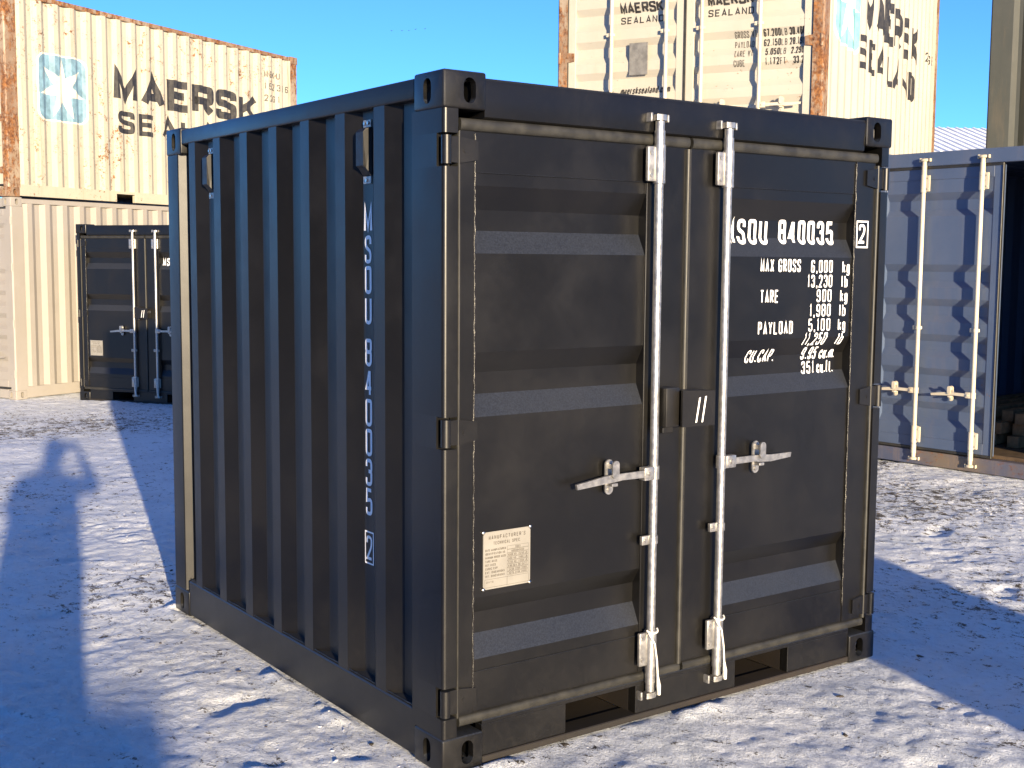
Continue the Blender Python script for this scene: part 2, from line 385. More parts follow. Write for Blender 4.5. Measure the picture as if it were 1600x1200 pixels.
# ------------------------------------------------------------------ corrugation profiles
def corr(u0, u1, first, pitch=.2795, flat=.072, slope=.068, depth=.036, base=0.):
    """outer flats start at first + k*pitch; returns (u, depth) list with depth 0 = outer"""
    P_ = [(u0, base)]; a = first
    while a+flat <= u1+1e-6:
        if a-slope > u0+.004:
            if P_[-1][0] < a-slope-1e-4: P_.append((a-slope, base+depth))
        P_.append((max(a, u0+.004), base)); P_.append((a+flat, base)) if a+flat < u1-.004 else None
        b = a+flat+slope
        if b < u1-.07: P_.append((b, base+depth))
        a += pitch
    P_.append((u1, base)); out = [P_[0]]
    for q in P_[1:]:
        if q[0] > out[-1][0]+1e-4: out.append(q)
    return out
def grooves(z0, z1, gs, depth, base):
    P_ = [(z0, base)]
    for a, b, c, d in sorted(gs): P_ += [(a, base), (b, base+depth), (c, base+depth), (d, base)]
    return P_+[(z1, base)]
def weld(parent, p0, p1, r=.0032, n=60, mat='weld'):
    p0, p1 = Vector(p0), Vector(p1); bm = BM()
    pts = [p0.lerp(p1, i/n)+Vector((random.uniform(-1, 1), random.uniform(-.4, .4), 0))*r*.45 for i in range(n+1)]
    tube(bm, pts, r, 6, True, [r*random.uniform(.55, 1.25) for _ in pts])
    return finish('weld_bead', bm, mat, parent, 60)
# ------------------------------------------------------------------ locking bar with its fittings
def locking_bar(root, x, y, z0, z1, side, mat, zh, top=(1.955, 2.075), bot=(.182, .315), guides=(.66,), r=.0155, cord=True, brk=-1):
    """side: handle direction (+1 right, -1 left); brk: side of the bracket plates"""
    bm = BM(); tube(bm, [(x, y, z0+.05), (x, y, z1-.05)], r, 16); bar = finish('locking_bar', bm, mat, root, 40)
    for zz, s in ((z0, 1), (z1, -1)):                        # cam and keeper
        bm = BM(); tube(bm, [(x, y, zz+s*.12), (x, y, zz+s*.045)], r*1.22, 14); tube(bm, [(x, y, zz+s*.05), (x, y, zz+s*.012)], r*1.05, 14)
        prism(bm, [(x-.026, y-.014), (x-.010, y-.020), (x+.012, y-.018), (x+.030, y-.004), (x+.026, y+.012), (x-.018, y+.014)], 'z', zz-.010, zz+.010)
        finish('cam', bm, mat, bar, 35)
        bm = BM(); box(bm, x-.047, x-.036, y-.006, y+.034, zz-.016, zz+.016, .004, 2); box(bm, x+.038, x+.048, y+.002, y+.034, zz-.014, zz+.014, .004, 2)
        box(bm, x-.048, x+.048, y+.029, y+.036, zz-.020, zz+.020, .003)
        finish('keeper', bm, 'galvanised_dull' if mat == 'galvanised' else mat, bar, 35)
    for a, b in (top, bot):                                  # bracket plate and sleeve
        bm = BM(); tube(bm, [(x, y, a-.006), (x, y, b+.006)], r*1.38, 16)
        x0, x1 = (x-.056, x-.006) if brk < 0 else (x+.006, x+.056)
        box(bm, x0, x1, y-.004, y+.010, a, b, .0045, 2)
        box(bm, x-.010, x+.030, y+.010, y+.030, a, b, .003)
        br = finish('bracket', bm, mat, bar, 35)
        for zz in (a+.022, b-.022):
            bm = BM(); xx, yy = x+brk*.042, y-.006; tube(bm, [(xx, yy+.004, zz), (xx, yy-.003, zz)], .007, 10); finish('bolt', bm, mat, bar, 40)
    for gz in guides:
        bm = BM(); tube(bm, [(x, y, gz-.014), (x, y, gz+.014)], r*1.25, 16); box(bm, x-.052, x-.004, y-.003, y+.012, gz-.017, gz+.017, .004, 2)
        box(bm, x+.004, x+.030, y+.002, y+.012, gz-.013, gz+.013, .003)
        tube(bm, [(x-.036, y-.002, gz), (x-.036, y-.008, gz)], .006, 10)
        finish('guide', bm, mat, bar, 35)
    # handle: hub on the bar, lever with a bend, retainer plate with catch
    s = side; bm = BM()
    def q(pts): return [(x+s*a, b) for a, b in pts]
    box(bm, min(x+s*.010, x+s*.060), max(x+s*.010, x+s*.060), y-.020, y+.012, zh-.024, zh+.024, .004, 2)
    tube(bm, [(x+s*.036, y-.018, zh), (x+s*.036, y-.026, zh)], .008, 10)
    tube(bm, [(x, y, zh-.024), (x, y, zh+.024)], r*1.3, 16)
    loopz = [(x+s*.055, zh-.012), (x+s*.16, zh-.011), (x+s*.20, zh-.015), (x+s*.25, zh-.018), (x+s*.362, zh-.020+(.01 if s > 0 else -.006)),
             (x+s*.366, zh-.002+(.01 if s > 0 else -.006)), (x+s*.25, zh+.008), (x+s*.20, zh+.012), (x+s*.055, zh+.013)]
    prism(bm, loopz, 'y', y-.017, y-.007)
    h = finish('handle', bm, mat, bar, 35)
    xc = x+s*.198; bm = BM()
    prism(bm, slot_loop(xc, zh, .036, .125, 6), 'y', y+.012, y+.018)
    prism(bm, slot_loop(xc, zh+.030, .030, .064, 6), 'y', y-.026, y-.019)
    box(bm, xc-.008, xc+.008, y-.022, y+.014, zh+.030, zh+.048, .002)
    box(bm, xc-.013, xc+.013, y-.022, y+.014, zh-.030, zh-.018, .002)
    for dz in (.045, -.045): tube(bm, [(xc, y+.014, zh+dz), (xc, y+.006, zh+dz)], .008, 10)
    finish('handle_retainer', bm, mat, bar, 35)
    if cord:
        bm = BM(); a, b = bot; pts = []
        for i in range(13):
            t = i/12; ang = PI*(1+t)
            pts.append((x+.024*math.cos(ang), y-.006+.016*math.sin(ang), b+.008-.010*math.sin(PI*t)))
        tube(bm, pts, .0036, 7)
        tube(bm, [(x-.022, y-.014, b), (x-.004, y-.027, b-.04), (x+.005, y-.030, b-.10), (x+.012, y-.028, b-.16), (x+.020, y-.026, b-.20), (x+.024, y-.024, b-.235)], .0042, 7,
             True, [.0036, .0036, .0036, .004, .0085, .0065])
        finish('seal_cord', bm, 'cord', bar, 60)
    return bar
def hinge(door, x, y, z, s, mat, ln=.118, hh=.044):
    """blade from the pin at x towards s, over the door edge"""
    bm = BM(); tube(bm, [(x, y, z-hh), (x, y, z+hh)], .0165, 14)
    prism(bm, [(x+s*.004, z-hh+.006), (x+s*.05, z-hh+.004), (x+s*ln, z-hh+.016), (x+s*ln, z+hh-.012), (x+s*.05, z+hh-.002), (x+s*.004, z+hh-.004)], 'y', y-.004, y+.022)
    tube(bm, [(x+s*.07, y-.003, z), (x+s*.07, y-.006, z)], .008, 10)
    h = finish('hinge', bm, mat, door, 35); return h
# ------------------------------------------------------------------ the 8 ft container
def mini_container():
    W, L, H = 2.181, 2.385, 2.26; bp = 'black_paint'
    root = empty('shipping_container')
    castings(root, W, L, H, bp)
    hz = (2.015, 1.122, .235)
    # front posts: bent section, notched where the hinge pins sit
    def post(fx, fy):
        X = lambda a: W-a if fx else a
        Y = lambda a: L-a if fy else a
        full = [(.0045, .200)]+[(.0045+.014*(1-math.cos(t)), .0045+.014*(1-math.sin(t))) for t in [PI/2*i/5 for i in range(6)]]+[(.060, .0045), (.060, .075), (.046, .075), (.046, .016)]
        full = [(.0045, .195), (.0045, .0185)]+[(.0185-.014*math.cos(t), .0185-.014*math.sin(t)) for t in [PI/2*i/6 for i in range(1, 7)]]+[(.058, .0045), (.058, .085), (.030, .085), (.030, .195)]
        notch = [(.0045, .195), (.0045, .046), (.052, .046), (.052, .085), (.030, .085), (.030, .195)]
        zs = [.118]
        if not fy:
            for z in sorted(hz): zs += [z-.052, z+.052]
        zs.append(H-.118); bm = BM()
        for i in range(len(zs)-1):
            lp = full if i % 2 == 0 else notch
            prism(bm, [(X(a), Y(b)) for a, b in lp], 'z', zs[i], zs[i+1])
        o = finish('corner_post', bm, bp, root, 30); return o
    post(0, 0); post(1, 0)
    for fx in (0, 1):                                          # rear posts with the turned-in front flange
        X = lambda a: W-a if fx else a
        lp = [(.0045, L-.0045), (.0045, 2.268), (.0058, 2.260), (.0085, 2.2555), (.046, 2.2385), (.052, 2.2385), (.052, 2.245), (.0285, 2.275), (.0285, L-.03), (.16, L-.03), (.16, L-.0045)]
        finish('corner_post', prism(BM(), [(X(a), b) for a, b in lp], 'z', .118, H-.118), bp, root, 20)
    # rails
    for fx in (0, 1):
        X = lambda a: W-a if fx else a
        bm = BM(); x0, x1 = sorted((X(.004), X(.064))); box(bm, x0, x1, .178, L-.178, 2.183, 2.249, .006, 3); finish('top_rail', bm, bp, root, 35)
        lp = [(.005, .012), (.005, .166), (.009, .171), (.052, .184), (.062, .184), (.062, .012)]
        bm = BM(); prism(bm, [(X(a), b) for a, b in lp], 'y', .178, L-.178); finish('bottom_rail', bm, bp, root, 30)
    bm = BM(); prism(bm, [(.012, 2.124), (.006, 2.228), (.012, 2.244), (.10, 2.247), (.10, 2.118), (.02, 2.118)], 'x', .162, W-.162); finish('door_header', bm, bp, root, 30)
    bm = BM(); box(bm, .162, W-.162, L-.07, L-.005, 2.18, 2.25, .006, 2); finish('top_rail', bm, bp, root, 35)
    bm = BM(); box(bm, .162, W-.162, L-.06, L-.005, .012, .18, .006, 2); finish('bottom_rail', bm, bp, root, 35)
    # sill with its two fork pockets
    bm = BM(); zt = .136
    for a, b in ((.162, .517), (.840, 1.352), (1.650, W-.162)): box(bm, a, b, .010, .050, .030, zt, .002)
    box(bm, .162, W-.162, .008, .10, .122+.012, .152, .003); finish('door_sill', bm, bp, root, 30)
    bm = BM(); box(bm, .162, W-.162, .004, .09, .006, .0298, .003); finish('sill_lip', bm, 'dirty_steel', root, 30)
    for a, b in ((.517, .840), (1.352, 1.650)):
        bm = BM(); box(bm, a, b, .0902, L-.06, .014, .026); box(bm, a-.006, a-.0005, .052, L-.06, .028, zt-.003); box(bm, b+.0005, b+.006, .052, L-.06, .028, zt-.003)
        box(bm, a-.006, b+.006, .105, L-.06, zt, zt+.006)
        finish('fork_pocket', bm, 'dirty_steel', root)
    # walls, roof, floor
    prof = [(.185, .044)]+[q_ for q_ in corr(.195, 2.262, .378, base=.008)[1:-1] if q_[0] < 2.2]+[(2.195, .044), (2.243, .044)]
    bm = BM(); ribbed(bm, prof, .003, 'zx', .170, 2.19); finish('side_wall', bm, bp, root)
    pr2 = [(u, W-d-.003) for u, d in prof]
    bm = BM(); ribbed(bm, pr2, .003, 'zx', .170, 2.19); finish('side_wall', bm, bp, root)
    bm = BM(); ribbed(bm, [(u, L-d-.012) for u, d in corr(.155, W-.155, .20, pitch=.25, depth=.04)], .003, 'zy', .15, 2.20); finish('end_wall', bm, bp, root)
    bm = BM(); ribbed(bm, [(u, 2.238-d) for u, d in corr(.06, W-.06, .12, pitch=.21, flat=.09, slope=.02, depth=.018)], .002, 'y', .09, L-.06); finish('roof', bm, bp, root)
    bm = BM(); box(bm, .065, W-.065, .10, L-.07, .155, .18); finish('floor', bm, 'plywood_floor', root)
    # bottom flange slivers of the ledge get a weld line
    weld(root, (.012, .20, .178), (.012, 2.2, .178), .0022, 80, 'black_paint')
    # doors
    GS = [(1.694, 1.767, 1.834, 1.909), (1.165, 1.237, 1.308, 1.376), (.358, .435, .506, .566)]
    yd = .024; dz0, dz1 = .150, 2.118
    for si, (a, b) in enumerate(((.072, 1.056), (1.070, W-.072))):
        out, inn = ((a, a+.060), (b-.195, b)) if si == 0 else ((b-.122, b), (a, a+.190))
        pa, pb = (out[1], inn[0]) if si == 0 else (inn[1], out[0])
        bm = BM()
        box(bm, out[0], out[1], yd-.004, yd+.046, dz0+.02, dz1-.022, .004, 2)
        box(bm, inn[0], inn[1], yd-.003, yd+.046, dz0+.02, dz1-.022, .004, 2)
        pf = grooves(.3165, 1.9495, GS, .036, yd+.002)
        ribbed(bm, pf, .004, 'x', pa-.001, pb+.001)
        box(bm, pa, pb, yd, yd+.046, 1.950, dz1-.022, .0015); box(bm, pa, pb, yd, yd+.046, dz0+.02, .316, .0015)
        door = finish('door', bm, bp, root, 20)
        # rubber gasket round the leaf
        g = BM()
        def strip(x0, x1, z0, z1):
            vert = (z1-z0) > (x1-x0); n = 6; lp = []
            for i in range(n+1):
                t = PI*i/n
                if vert: lp.append(((x0+x1)/2-(x1-x0)/2*math.cos(t), yd-.006-.010*math.sin(t)))
                else: lp.append((yd-.006-.010*math.sin(t), (z0+z1)/2-(z1-z0)/2*math.cos(t)))
            lp += [(x1, yd+.03), (x0, yd+.03)] if vert else [(yd+.03, z1), (yd+.03, z0)]
            prism(g, lp, 'z' if vert else 'x', z0 if vert else x0, z1 if vert else x1)
        gx0, gx1 = (a, b-.0005) if si == 0 else (a+.0005, b)
        strip(gx0, gx1, dz1-.040, dz1-.002)
        strip(gx0, gx1, dz0-.004, dz0+.030)
        if si == 0: strip(b-.012, b+.009, dz0+.028, dz1-.044)
        else: strip(b-.002, b+.014, dz0+.03, dz1-.05)
        if si == 0: strip(a-.011, a-.002, dz0+.028, dz1-.044)
        finish('gasket', g, 'rubber', door, 40)
        xw = out[1] if si == 0 else out[0]
        weld(door, (xw, yd-.003, .25), (xw, yd-.003, 2.07), .0036, 130)
        weld(door, (pa+.01, yd-.0005, .3163), (pb-.01, yd-.0005, .3163), .0017, 90, bp); weld(door, (pa+.01, yd-.0005, 1.9498), (pb-.01, yd-.0005, 1.9498), .0017, 90, bp)
        for z in hz:
            if si == 0: hinge(door, .020, .014, z, 1, 'black_paint_worn')
            else: hinge(door, W-.020, .014, z, -1, 'black_paint_worn')
        if si == 1:
            P_ = lambda u, v, l, d: (u, d-.0014-l, v)
            dx = -.013
            def lay(bm): drape(bm, pf, 'v', P_); finish('letter', bm, 'white_letter', door, norm=False)
            text2d(None, 'MSOU', 1.304+dx, 1.740, .096, .42, .145, .12, .05, .5, width=.226, each=lay)
            text2d(None, '840035', 1.593+dx, 1.744, .094, .42, .15, .12, .03, .5, width=.322, each=lay)
            for s, z, al, u, wd, sh in (('MAX GROSS', 1.636, 'l', 1.464, .225, 0), ('6,000', 1.633, 'r', 1.878, .128, .0), ('13,230', 1.575, 'r', 1.878, .146, .0),
                                        ('TARE', 1.517, 'l', 1.466, .100, 0), ('900', 1.517, 'r', 1.876, .088, .0), ('1,980', 1.459, 'r', 1.874, .125, .0),
                                        ('PAYLOAD', 1.395, 'l', 1.458, .195, 0), ('5,100', 1.401, 'r', 1.874, .130, .0), ('11,250', 1.345, 'r', 1.852, .134, .22),
                                        ('CU.CAP.', 1.286, 'l', 1.424, .160, .20), ('9.95', 1.287, 'l', 1.742, .088, .15), ('cu.m.', 1.287, 'l', 1.852, .090, .15),
                                        ('351', 1.229, 'l', 1.750, .076, 0), ('cu.ft.', 1.229, 'l', 1.842, .097, 0)):
                text2d(None, s, u+dx, z, .050, .42, .120, .17, sh, .5, al, wd, each=lay)
            for i, s in enumerate(('kg', 'lb', 'kg', 'lb', 'kg', 'lb')):
                text2d(None, s, 1.938-.004*i+dx, 1.633-.058*i, .048, .42, .120, .17, .22 if i == 5 else 0, .5, 'l', .045 if s == 'kg' else .040, each=lay)
            def flat_(bm):
                for v in bm.verts: v.co = (v.co.x, yd-.0058-v.co.z, v.co.y)
                finish('letter', bm, 'white_letter', door, norm=False)
            dx = -.020
            text2d(None, '2', 2.031+dx, 1.752, .078, .5, .14, .1, 0, .5, width=.040, each=flat_); bm = BM(); rect2d(bm, 2.016+dx, 2.090+dx, 1.734, 1.844, .0065); flat_(bm)
        else:                                                   # maker's plate
            bm = BM(); c = .010; x0, x1, z0, z1 = .172, .364, .588, .781
            prism(bm, [(x0+c, z0), (x1-c, z0), (x1, z0+c), (x1, z1-c), (x1-c, z1), (x0+c, z1), (x0, z1-c), (x0, z0+c)], 'y', yd-.003, yd+.001)
            pl = finish('maker_plate', bm, 'plate_metal', door)
            bm = BM(); r_ = random.Random(3)
            text2d(bm, "MANUFACTURER'S", .268, .755, .013, .5, .16, .25, 0, .5, 'c', .150); text2d(bm, 'TECHNICAL SPEC.', .268, .736, .011, .5, .15, .25, 0, .5, 'c', .112)
            rows = ('DATE MANUFACTURED', 'IDENTIFICATION NO.', 'MAXIMUM GROSS MASS', 'TARE MASS', 'NET MASS', 'CUBIC CAP.', 'EXT. DIMENSIONS', 'INT. DIMENSIONS')
            vals = ('2023', 'MSOU840035', '6000 KG  13230 LB', '900 KG  1980 LB', '5100 KG  11250 LB', '9.95 CU.M. 351 CU.FT.', '2438 2200 2260', '2275 2106 2050')
            for i, (a_, v_) in enumerate(zip(rows, vals)):
                z = .716-.0125*i
                text2d(bm, a_, .180, z, .0075, .5, .17, .2, 0, .4, 'l', min(.082, .0052*len(a_)))
                rect2d(bm, .268, .356, z-.002, z+.0095, .0007); text2d(bm, v_, .312, z, .0068, .5, .17, .2, 0, .4, 'c', min(.078, .0052*len(v_)))
            rect2d(bm, .178, .358, .594, .622, .0007); fill2d(bm, ((.268, .5945), (.2688, .5945), (.2688, .6215), (.268, .6215)))
            text2d(bm, 'DATE', .184, .609, .006, .5, .17, .2, width=.030)
            for v in bm.verts: v.co = (v.co.x, yd-.0036-v.co.z, v.co.y)
            finish('print', bm, 'plate_print', pl, norm=False)['kind'] = 'stuff'
            for x, z in ((x0+.001, z0+.001), (x1-.001, z0+.001), (x1-.001, z1-.001), (x0+.001, z1-.001)):
                bm = BM(); tube(bm, [(x, yd, z), (x, yd-.004, z), (x, yd-.0055, z)], .005, 10, True, [.0052, .0052, .003]); finish('rivet', bm, 'screw', pl, 40)
    # locking bars
    locking_bar(root, .890, -.010, .100, 2.172, -1, 'galvanised', .920, (1.951, 2.072), (.211, .335), (.675,))
    locking_bar(root, 1.229, -.010, .097, 2.168, 1, 'galvanised', .928, (1.950, 2.071), (.213, .328), (.682,))
    # lock box on the meeting stiles
    bm = BM(); box(bm, .915, .980, -.042, .020, 1.082, 1.224, .004, 2); box(bm, .922, .972, -.020, .020, 1.058, 1.081, .003); lb = finish('lock_box', bm, 'black_paint_worn', root, 35)
    bm = BM()
    prism(bm, [(.974, 1.082), (1.136, 1.080), (1.136, 1.206), (.974, 1.214)], 'y', -.064, -.055); prism(bm, [(.984, 1.207), (1.136, 1.198), (1.136, 1.205), (.984, 1.213)], 'y', -.0548, .016); box(bm, 1.130, 1.1355, -.0548, .016, 1.084, 1.196); box(bm, .984, 1.130, -.0546, .0, 1.084, 1.090)
    finish('cover', bm, 'black_paint_worn', lb, 30)
    for i, x in enumerate((1.046, 1.076)):
        bm = BM(); fill2d(bm, ((x-.008, 1.094), (x-.001, 1.095), (x+.016, 1.186+.003*i), (x+.008, 1.184+.004*i)))
        for v in bm.verts: v.co = (v.co.x, -.0652, v.co.y)
        finish('paint_mark', bm, 'white_letter', lb, norm=False)
    bm = BM(); tube(bm, [(1.146+.012*math.cos(t), -.03, 1.165+.012*math.sin(t)) for t in [2*PI*i/10 for i in range(11)]], .003, 7); finish('ring', bm, 'screw', lb, 50)
    weld(lb, (.914, .018, 1.085), (.914, .018, 1.220), .0045, 18)
    # side number, stacked letters in one valley of the sheet
    yc = .378+.072+.068+.0715/2; z = 1.765
    def stand(bm):
        for v in bm.verts: v.co = (.044-.0015-v.co.z, yc-v.co.x, v.co.y)
        finish('letter', bm, 'white_letter', root, norm=False)
    for c in 'MSOU 840035':
        if c == ' ': z -= .041; continue
        wdt = .066 if c == 'M' else .047
        text2d(None, c, -wdt/2, z, .098, .45, .135 if c != 'M' else .16, .1, 0, .55, width=wdt, each=stand); z -= .1068
    text2d(None, '2', -.021, .601, .088, .45, .12, .1, 0, .55, width=.042, each=stand); bm = BM(); rect2d(bm, -.032, .032, .585, .705, .006); stand(bm)
    # ventilators
    for kk in (0, 5):
        y = yc+kk*.2795; xs = .044; zc = 2.045
        bm = BM(); lp = [(xs-.001, zc-.085), (xs-.022, zc-.060), (xs-.034, zc-.050), (xs-.034, zc+.064), (xs-.024, zc+.076), (xs-.001, zc+.082)]
        f = AX['y']; h = .030
        # tapered hood
        A = [bm.verts.new((p[0], y-h if p[0] > xs-.01 else y-h*.86, p[1])) for p in lp]; B = [bm.verts.new((p[0], y+h if p[0] > xs-.01 else y+h*.86, p[1])) for p in lp]
        for i in range(6): bm.faces.new((A[i], A[(i+1) % 6], B[(i+1) % 6], B[i]))
        bm.faces.new(A); bm.faces.new(B[::-1])
        vent = finish('ventilator', bm, 'vent_plastic', root)
        for s in (1, -1):
            za = zc+(.082 if s > 0 else -.085)
            bm = BM(); box(bm, xs-.005, xs+.0005, y-.026, y+.026, min(za, za+s*.026), max(za, za+s*.026), .001); fl = finish('flange', bm, 'galvanised_dull', vent)
            for dy in ((-.012, .012) if s > 0 else (0,)):
                bm = BM(); tube(bm, [(xs-.005, y+dy, za+s*.014), (xs-.010, y+dy, za+s*.014)], .006, 8); finish('screw', bm, 'screw', vent, 40)
    return root
# ------------------------------------------------------------------ a 20 ft container
def big_container(name, paint, trim, bar_mat, open_right=False, zh=.55, gs=None, W=2.438, L=6.058, H=2.591, doors=True, bar_sides=(-1, -1, 1, 1), sill=None, handle_on=(1, 1, 1, 1), base_first=.26):
    root = empty(name); castings(root, W, L, H, trim)
    for fx in (0, 1):
        X = lambda a: W-a if fx else a
        lp = [(.006, .19), (.006, .02), (.020, .006), (.10, .006), (.10, .10), (.05, .10), (.05, .19)]
        finish('corner_post', prism(BM(), [(X(a), b) for a, b in lp], 'z', .118, H-.118), trim, root)
        lp = [(.006, L-.19), (.006, L-.02), (.020, L-.006), (.12, L-.006), (.12, L-.06), (.05, L-.06), (.05, L-.19)]
        finish('corner_post', prism(BM(), [(X(a), b) for a, b in lp], 'z', .118, H-.118), trim, root)
        bm = BM(); a, b = sorted((X(.008), X(.066))); box(bm, a, b, .178, L-.178, H-.078, H-.016, .006); finish('top_rail', bm, paint if trim == paint else 'cream_rusty' if 'cream' in paint else paint, root)
        bm = BM()                                              # bottom rail with fork pockets let in
        x0, x1 = sorted((X(.008), X(.07)))
        for y0, y1 in ((.178, 1.87), (2.23, 3.83), (4.19, L-.178)): box(bm, x0, x1, y0, y1, .014, .160, .004)
        for y0, y1 in ((1.87, 2.23), (3.83, 4.19)): box(bm, x0, x1, y0, y1, .125, .160, .001)
        finish('bottom_rail', bm, sill or paint, root)
        prof = corr(.185, L-.185, base_first, base=.010)
        if fx: bm = BM(); ribbed(bm, [(u, W-d-.002) for u, d in prof], .002, 'zx', .155, H-.07)
        else: bm = BM(); ribbed(bm, prof, .002, 'zx', .155, H-.07)
        finish('side_wall', bm, paint, root)
    bm = BM(); ribbed(bm, [(u, L-d-.02) for u, d in corr(.11, W-.11, .18, pitch=.25, depth=.044)], .002, 'zy', .10, H-.06); finish('end_wall', bm, paint, root)
    bm = BM(); box(bm, .162, W-.162, L-.07, L-.01, H-.09, H-.012, .004); finish('top_rail', bm, trim, root)
    bm = BM(); box(bm, .162, W-.162, L-.07, L-.01, .014, .15, .004); finish('bottom_rail', bm, trim, root)
    bm = BM(); ribbed(bm, [(u, H-.03-d) for u, d in corr(.06, W-.06, .12, pitch=.21, flat=.09, slope=.02, depth=.018)], .002, 'y', .09, L-.06); finish('roof', bm, paint, root)
    bm = BM(); box(bm, .075, W-.075, .10, L-.075, .13, .158); finish('floor', bm, 'plywood_floor', root)
    bm = BM(); box(bm, .162, W-.162, .012, .10, H-.125, H-.012, .004); finish('door_header', bm, paint, root)
    bm = BM(); box(bm, .162, W-.162, .008, .11, .012, .128, .005); finish('door_sill', bm, sill or paint, root)
    z0, z1 = .150, H-.140; yd = .024; rods = []
    gs = gs or [(a-.20, a-.14, a-.06, a) for a in (2.26, 1.68, 1.40, 1.11, .83, .55)]
    pf = grooves(z0+.0955, z1-.0955, gs, .036, yd+.004)
    gap = W/2
    for si in (0, 1):
        a, b = (.104, gap-.006) if si == 0 else (gap+.006, W-.104)
        par = root
        bm = BM(); s0 = .075
        box(bm, a, a+s0, yd, yd+.044, z0, z1, .003); box(bm, b-s0, b, yd, yd+.044, z0, z1, .003)
        box(bm, a+s0, b-s0, yd, yd+.044, z1-.095, z1, .002); box(bm, a+s0, b-s0, yd, yd+.044, z0, z0+.095, .002)
        ribbed(bm, pf, .004, 'x', a+s0-.001, b-s0+.001)
        door = finish('door', bm, paint, root)
        g = BM()
        for x0, x1, c, d in ((a-.012, a+.006, z0, z1), (b-.006, b+.005, z0, z1), (a-.012, b+.005, z1-.008, z1+.014), (a-.012, b+.005, z0-.014, z0+.008)): box(g, x0, x1, yd-.008, yd+.02, c, d, .003)
        finish('gasket', g, 'rubber', door)
        for z in (z0+.18, z0+.83, z1-.75, z1-.16): hinge(door, .026 if si == 0 else W-.026, .012, z, 1 if si == 0 else -1, trim if trim != paint else paint, .14, .05)
        bs = []
        for x, sd_, ho in zip(((gap-.676, gap-.162) if si == 0 else (gap+.162, gap+.676)), bar_sides[2*si:2*si+2], handle_on[2*si:2*si+2]):
            bs.append(locking_bar(root, x, -.012, .060, H-.075, sd_, bar_mat, zh, (H-.33, H-.20), (.20, .33), (1.15,), .017, False, 1))
        if si == 1 and open_right:                              # leaf swung right round to the side wall
            piv = Matrix.Translation((W-.02, .012, 0)) @ Matrix.Rotation(math.radians(255), 4, 'Z') @ Matrix.Translation((-(W-.02), -.012, 0))
            for o in [door]+bs: o.matrix_local = piv @ o.matrix_local
    root['_'] = 0; del root['_']
    return root, pf, gap, prof
def side_letters(root, prof, W, fx, mat, items, name='letter', lift=.0018):
    """items(bm) draws with u = along the wall; fx 0: wall at x=0 read from outside (u grows with -y)"""
    def lay(bm):
        drape(bm, prof, 'u', lambda u, v, l, d: (W-d+lift+l, u, v)); finish(name, bm, mat, root, norm=False)
    if name == 'letter': items(lay)
    else: bm = BM(); items(bm); lay(bm)
def star_logo(root, prof, W, fx, u0, u1, v0, v1, blue='logo_blue'):
    c = .12
    side_letters(root, prof, W, fx, 'logo_white', lambda bm: fill2d(bm, round_rect(u0-.022, u1+.022, v0-.022, v1+.022, c)), 'logo_border', .0012)
    side_letters(root, prof, W, fx, blue, lambda bm: fill2d(bm, round_rect(u0, u1, v0, v1, c)), 'logo_field', .0022)
    def st(bm):
        cx, cz = (u0+u1)/2, (v0+v1)/2; R1, R0 = (u1-u0)*.48, (u1-u0)*.185
        P_ = [(cx+(R1 if i % 2 == 0 else R0)*math.sin(PI*i/7), cz+(R1 if i % 2 == 0 else R0)*math.cos(PI*i/7)*1.06) for i in range(14)]
        for i in range(14): fill2d(bm, (P_[i], P_[(i+1) % 14], (cx, cz)))
    side_letters(root, prof, W, fx, 'logo_white', st, 'logo_star', .0032)
def round_rect(u0, u1, v0, v1, c):
    P_ = []
    for cx, cz, a0 in ((u1-c, v1-c, 0), (u0+c, v1-c, PI/2), (u0+c, v0+c, PI), (u1-c, v0+c, 1.5*PI)):
        P_ += [(cx+c*math.cos(a0+PI/2*i/5), cz+c*math.sin(a0+PI/2*i/5)) for i in range(6)]
    return P_
# ------------------------------------------------------------------ ground
def vnoise(x, y, seed):
    r = np.random.default_rng(seed).random((256, 256)); xi = np.floor(x).astype(int); yi = np.floor(y).astype(int)
    fx = x-xi; fy = y-yi; fx = fx*fx*fx*(fx*(fx*6-15)+10); fy = fy*fy*fy*(fy*(fy*6-15)+10)
    a = r[xi % 256, yi % 256]; b = r[(xi+1) % 256, yi % 256]; c = r[xi % 256, (yi+1) % 256]; d = r[(xi+1) % 256, (yi+1) % 256]
    return (a*(1-fx)+b*fx)*(1-fy)+(c*(1-fx)+d*fx)*fy-.5
def sstep(a, b, x): t = np.clip((x-a)/(b-a), 0, 1); return t*t*(3-2*t)
FOOT = [(3.6, .3, .35), (4.2, -.2, .5), (-.1, 4.4, .35), (-.27, 1.02, .3), (.28, 5.2, .6), (.6, -.55, 1.2), (1.35, -.9, 1.1), (-.55, 2.6, .2), (-.2, 3.6, .4), (3.2, -.6, 1.0), (2.6, -1.0, 1.2), (4.6, 1.4, .5), (4.9, .6, .4)]
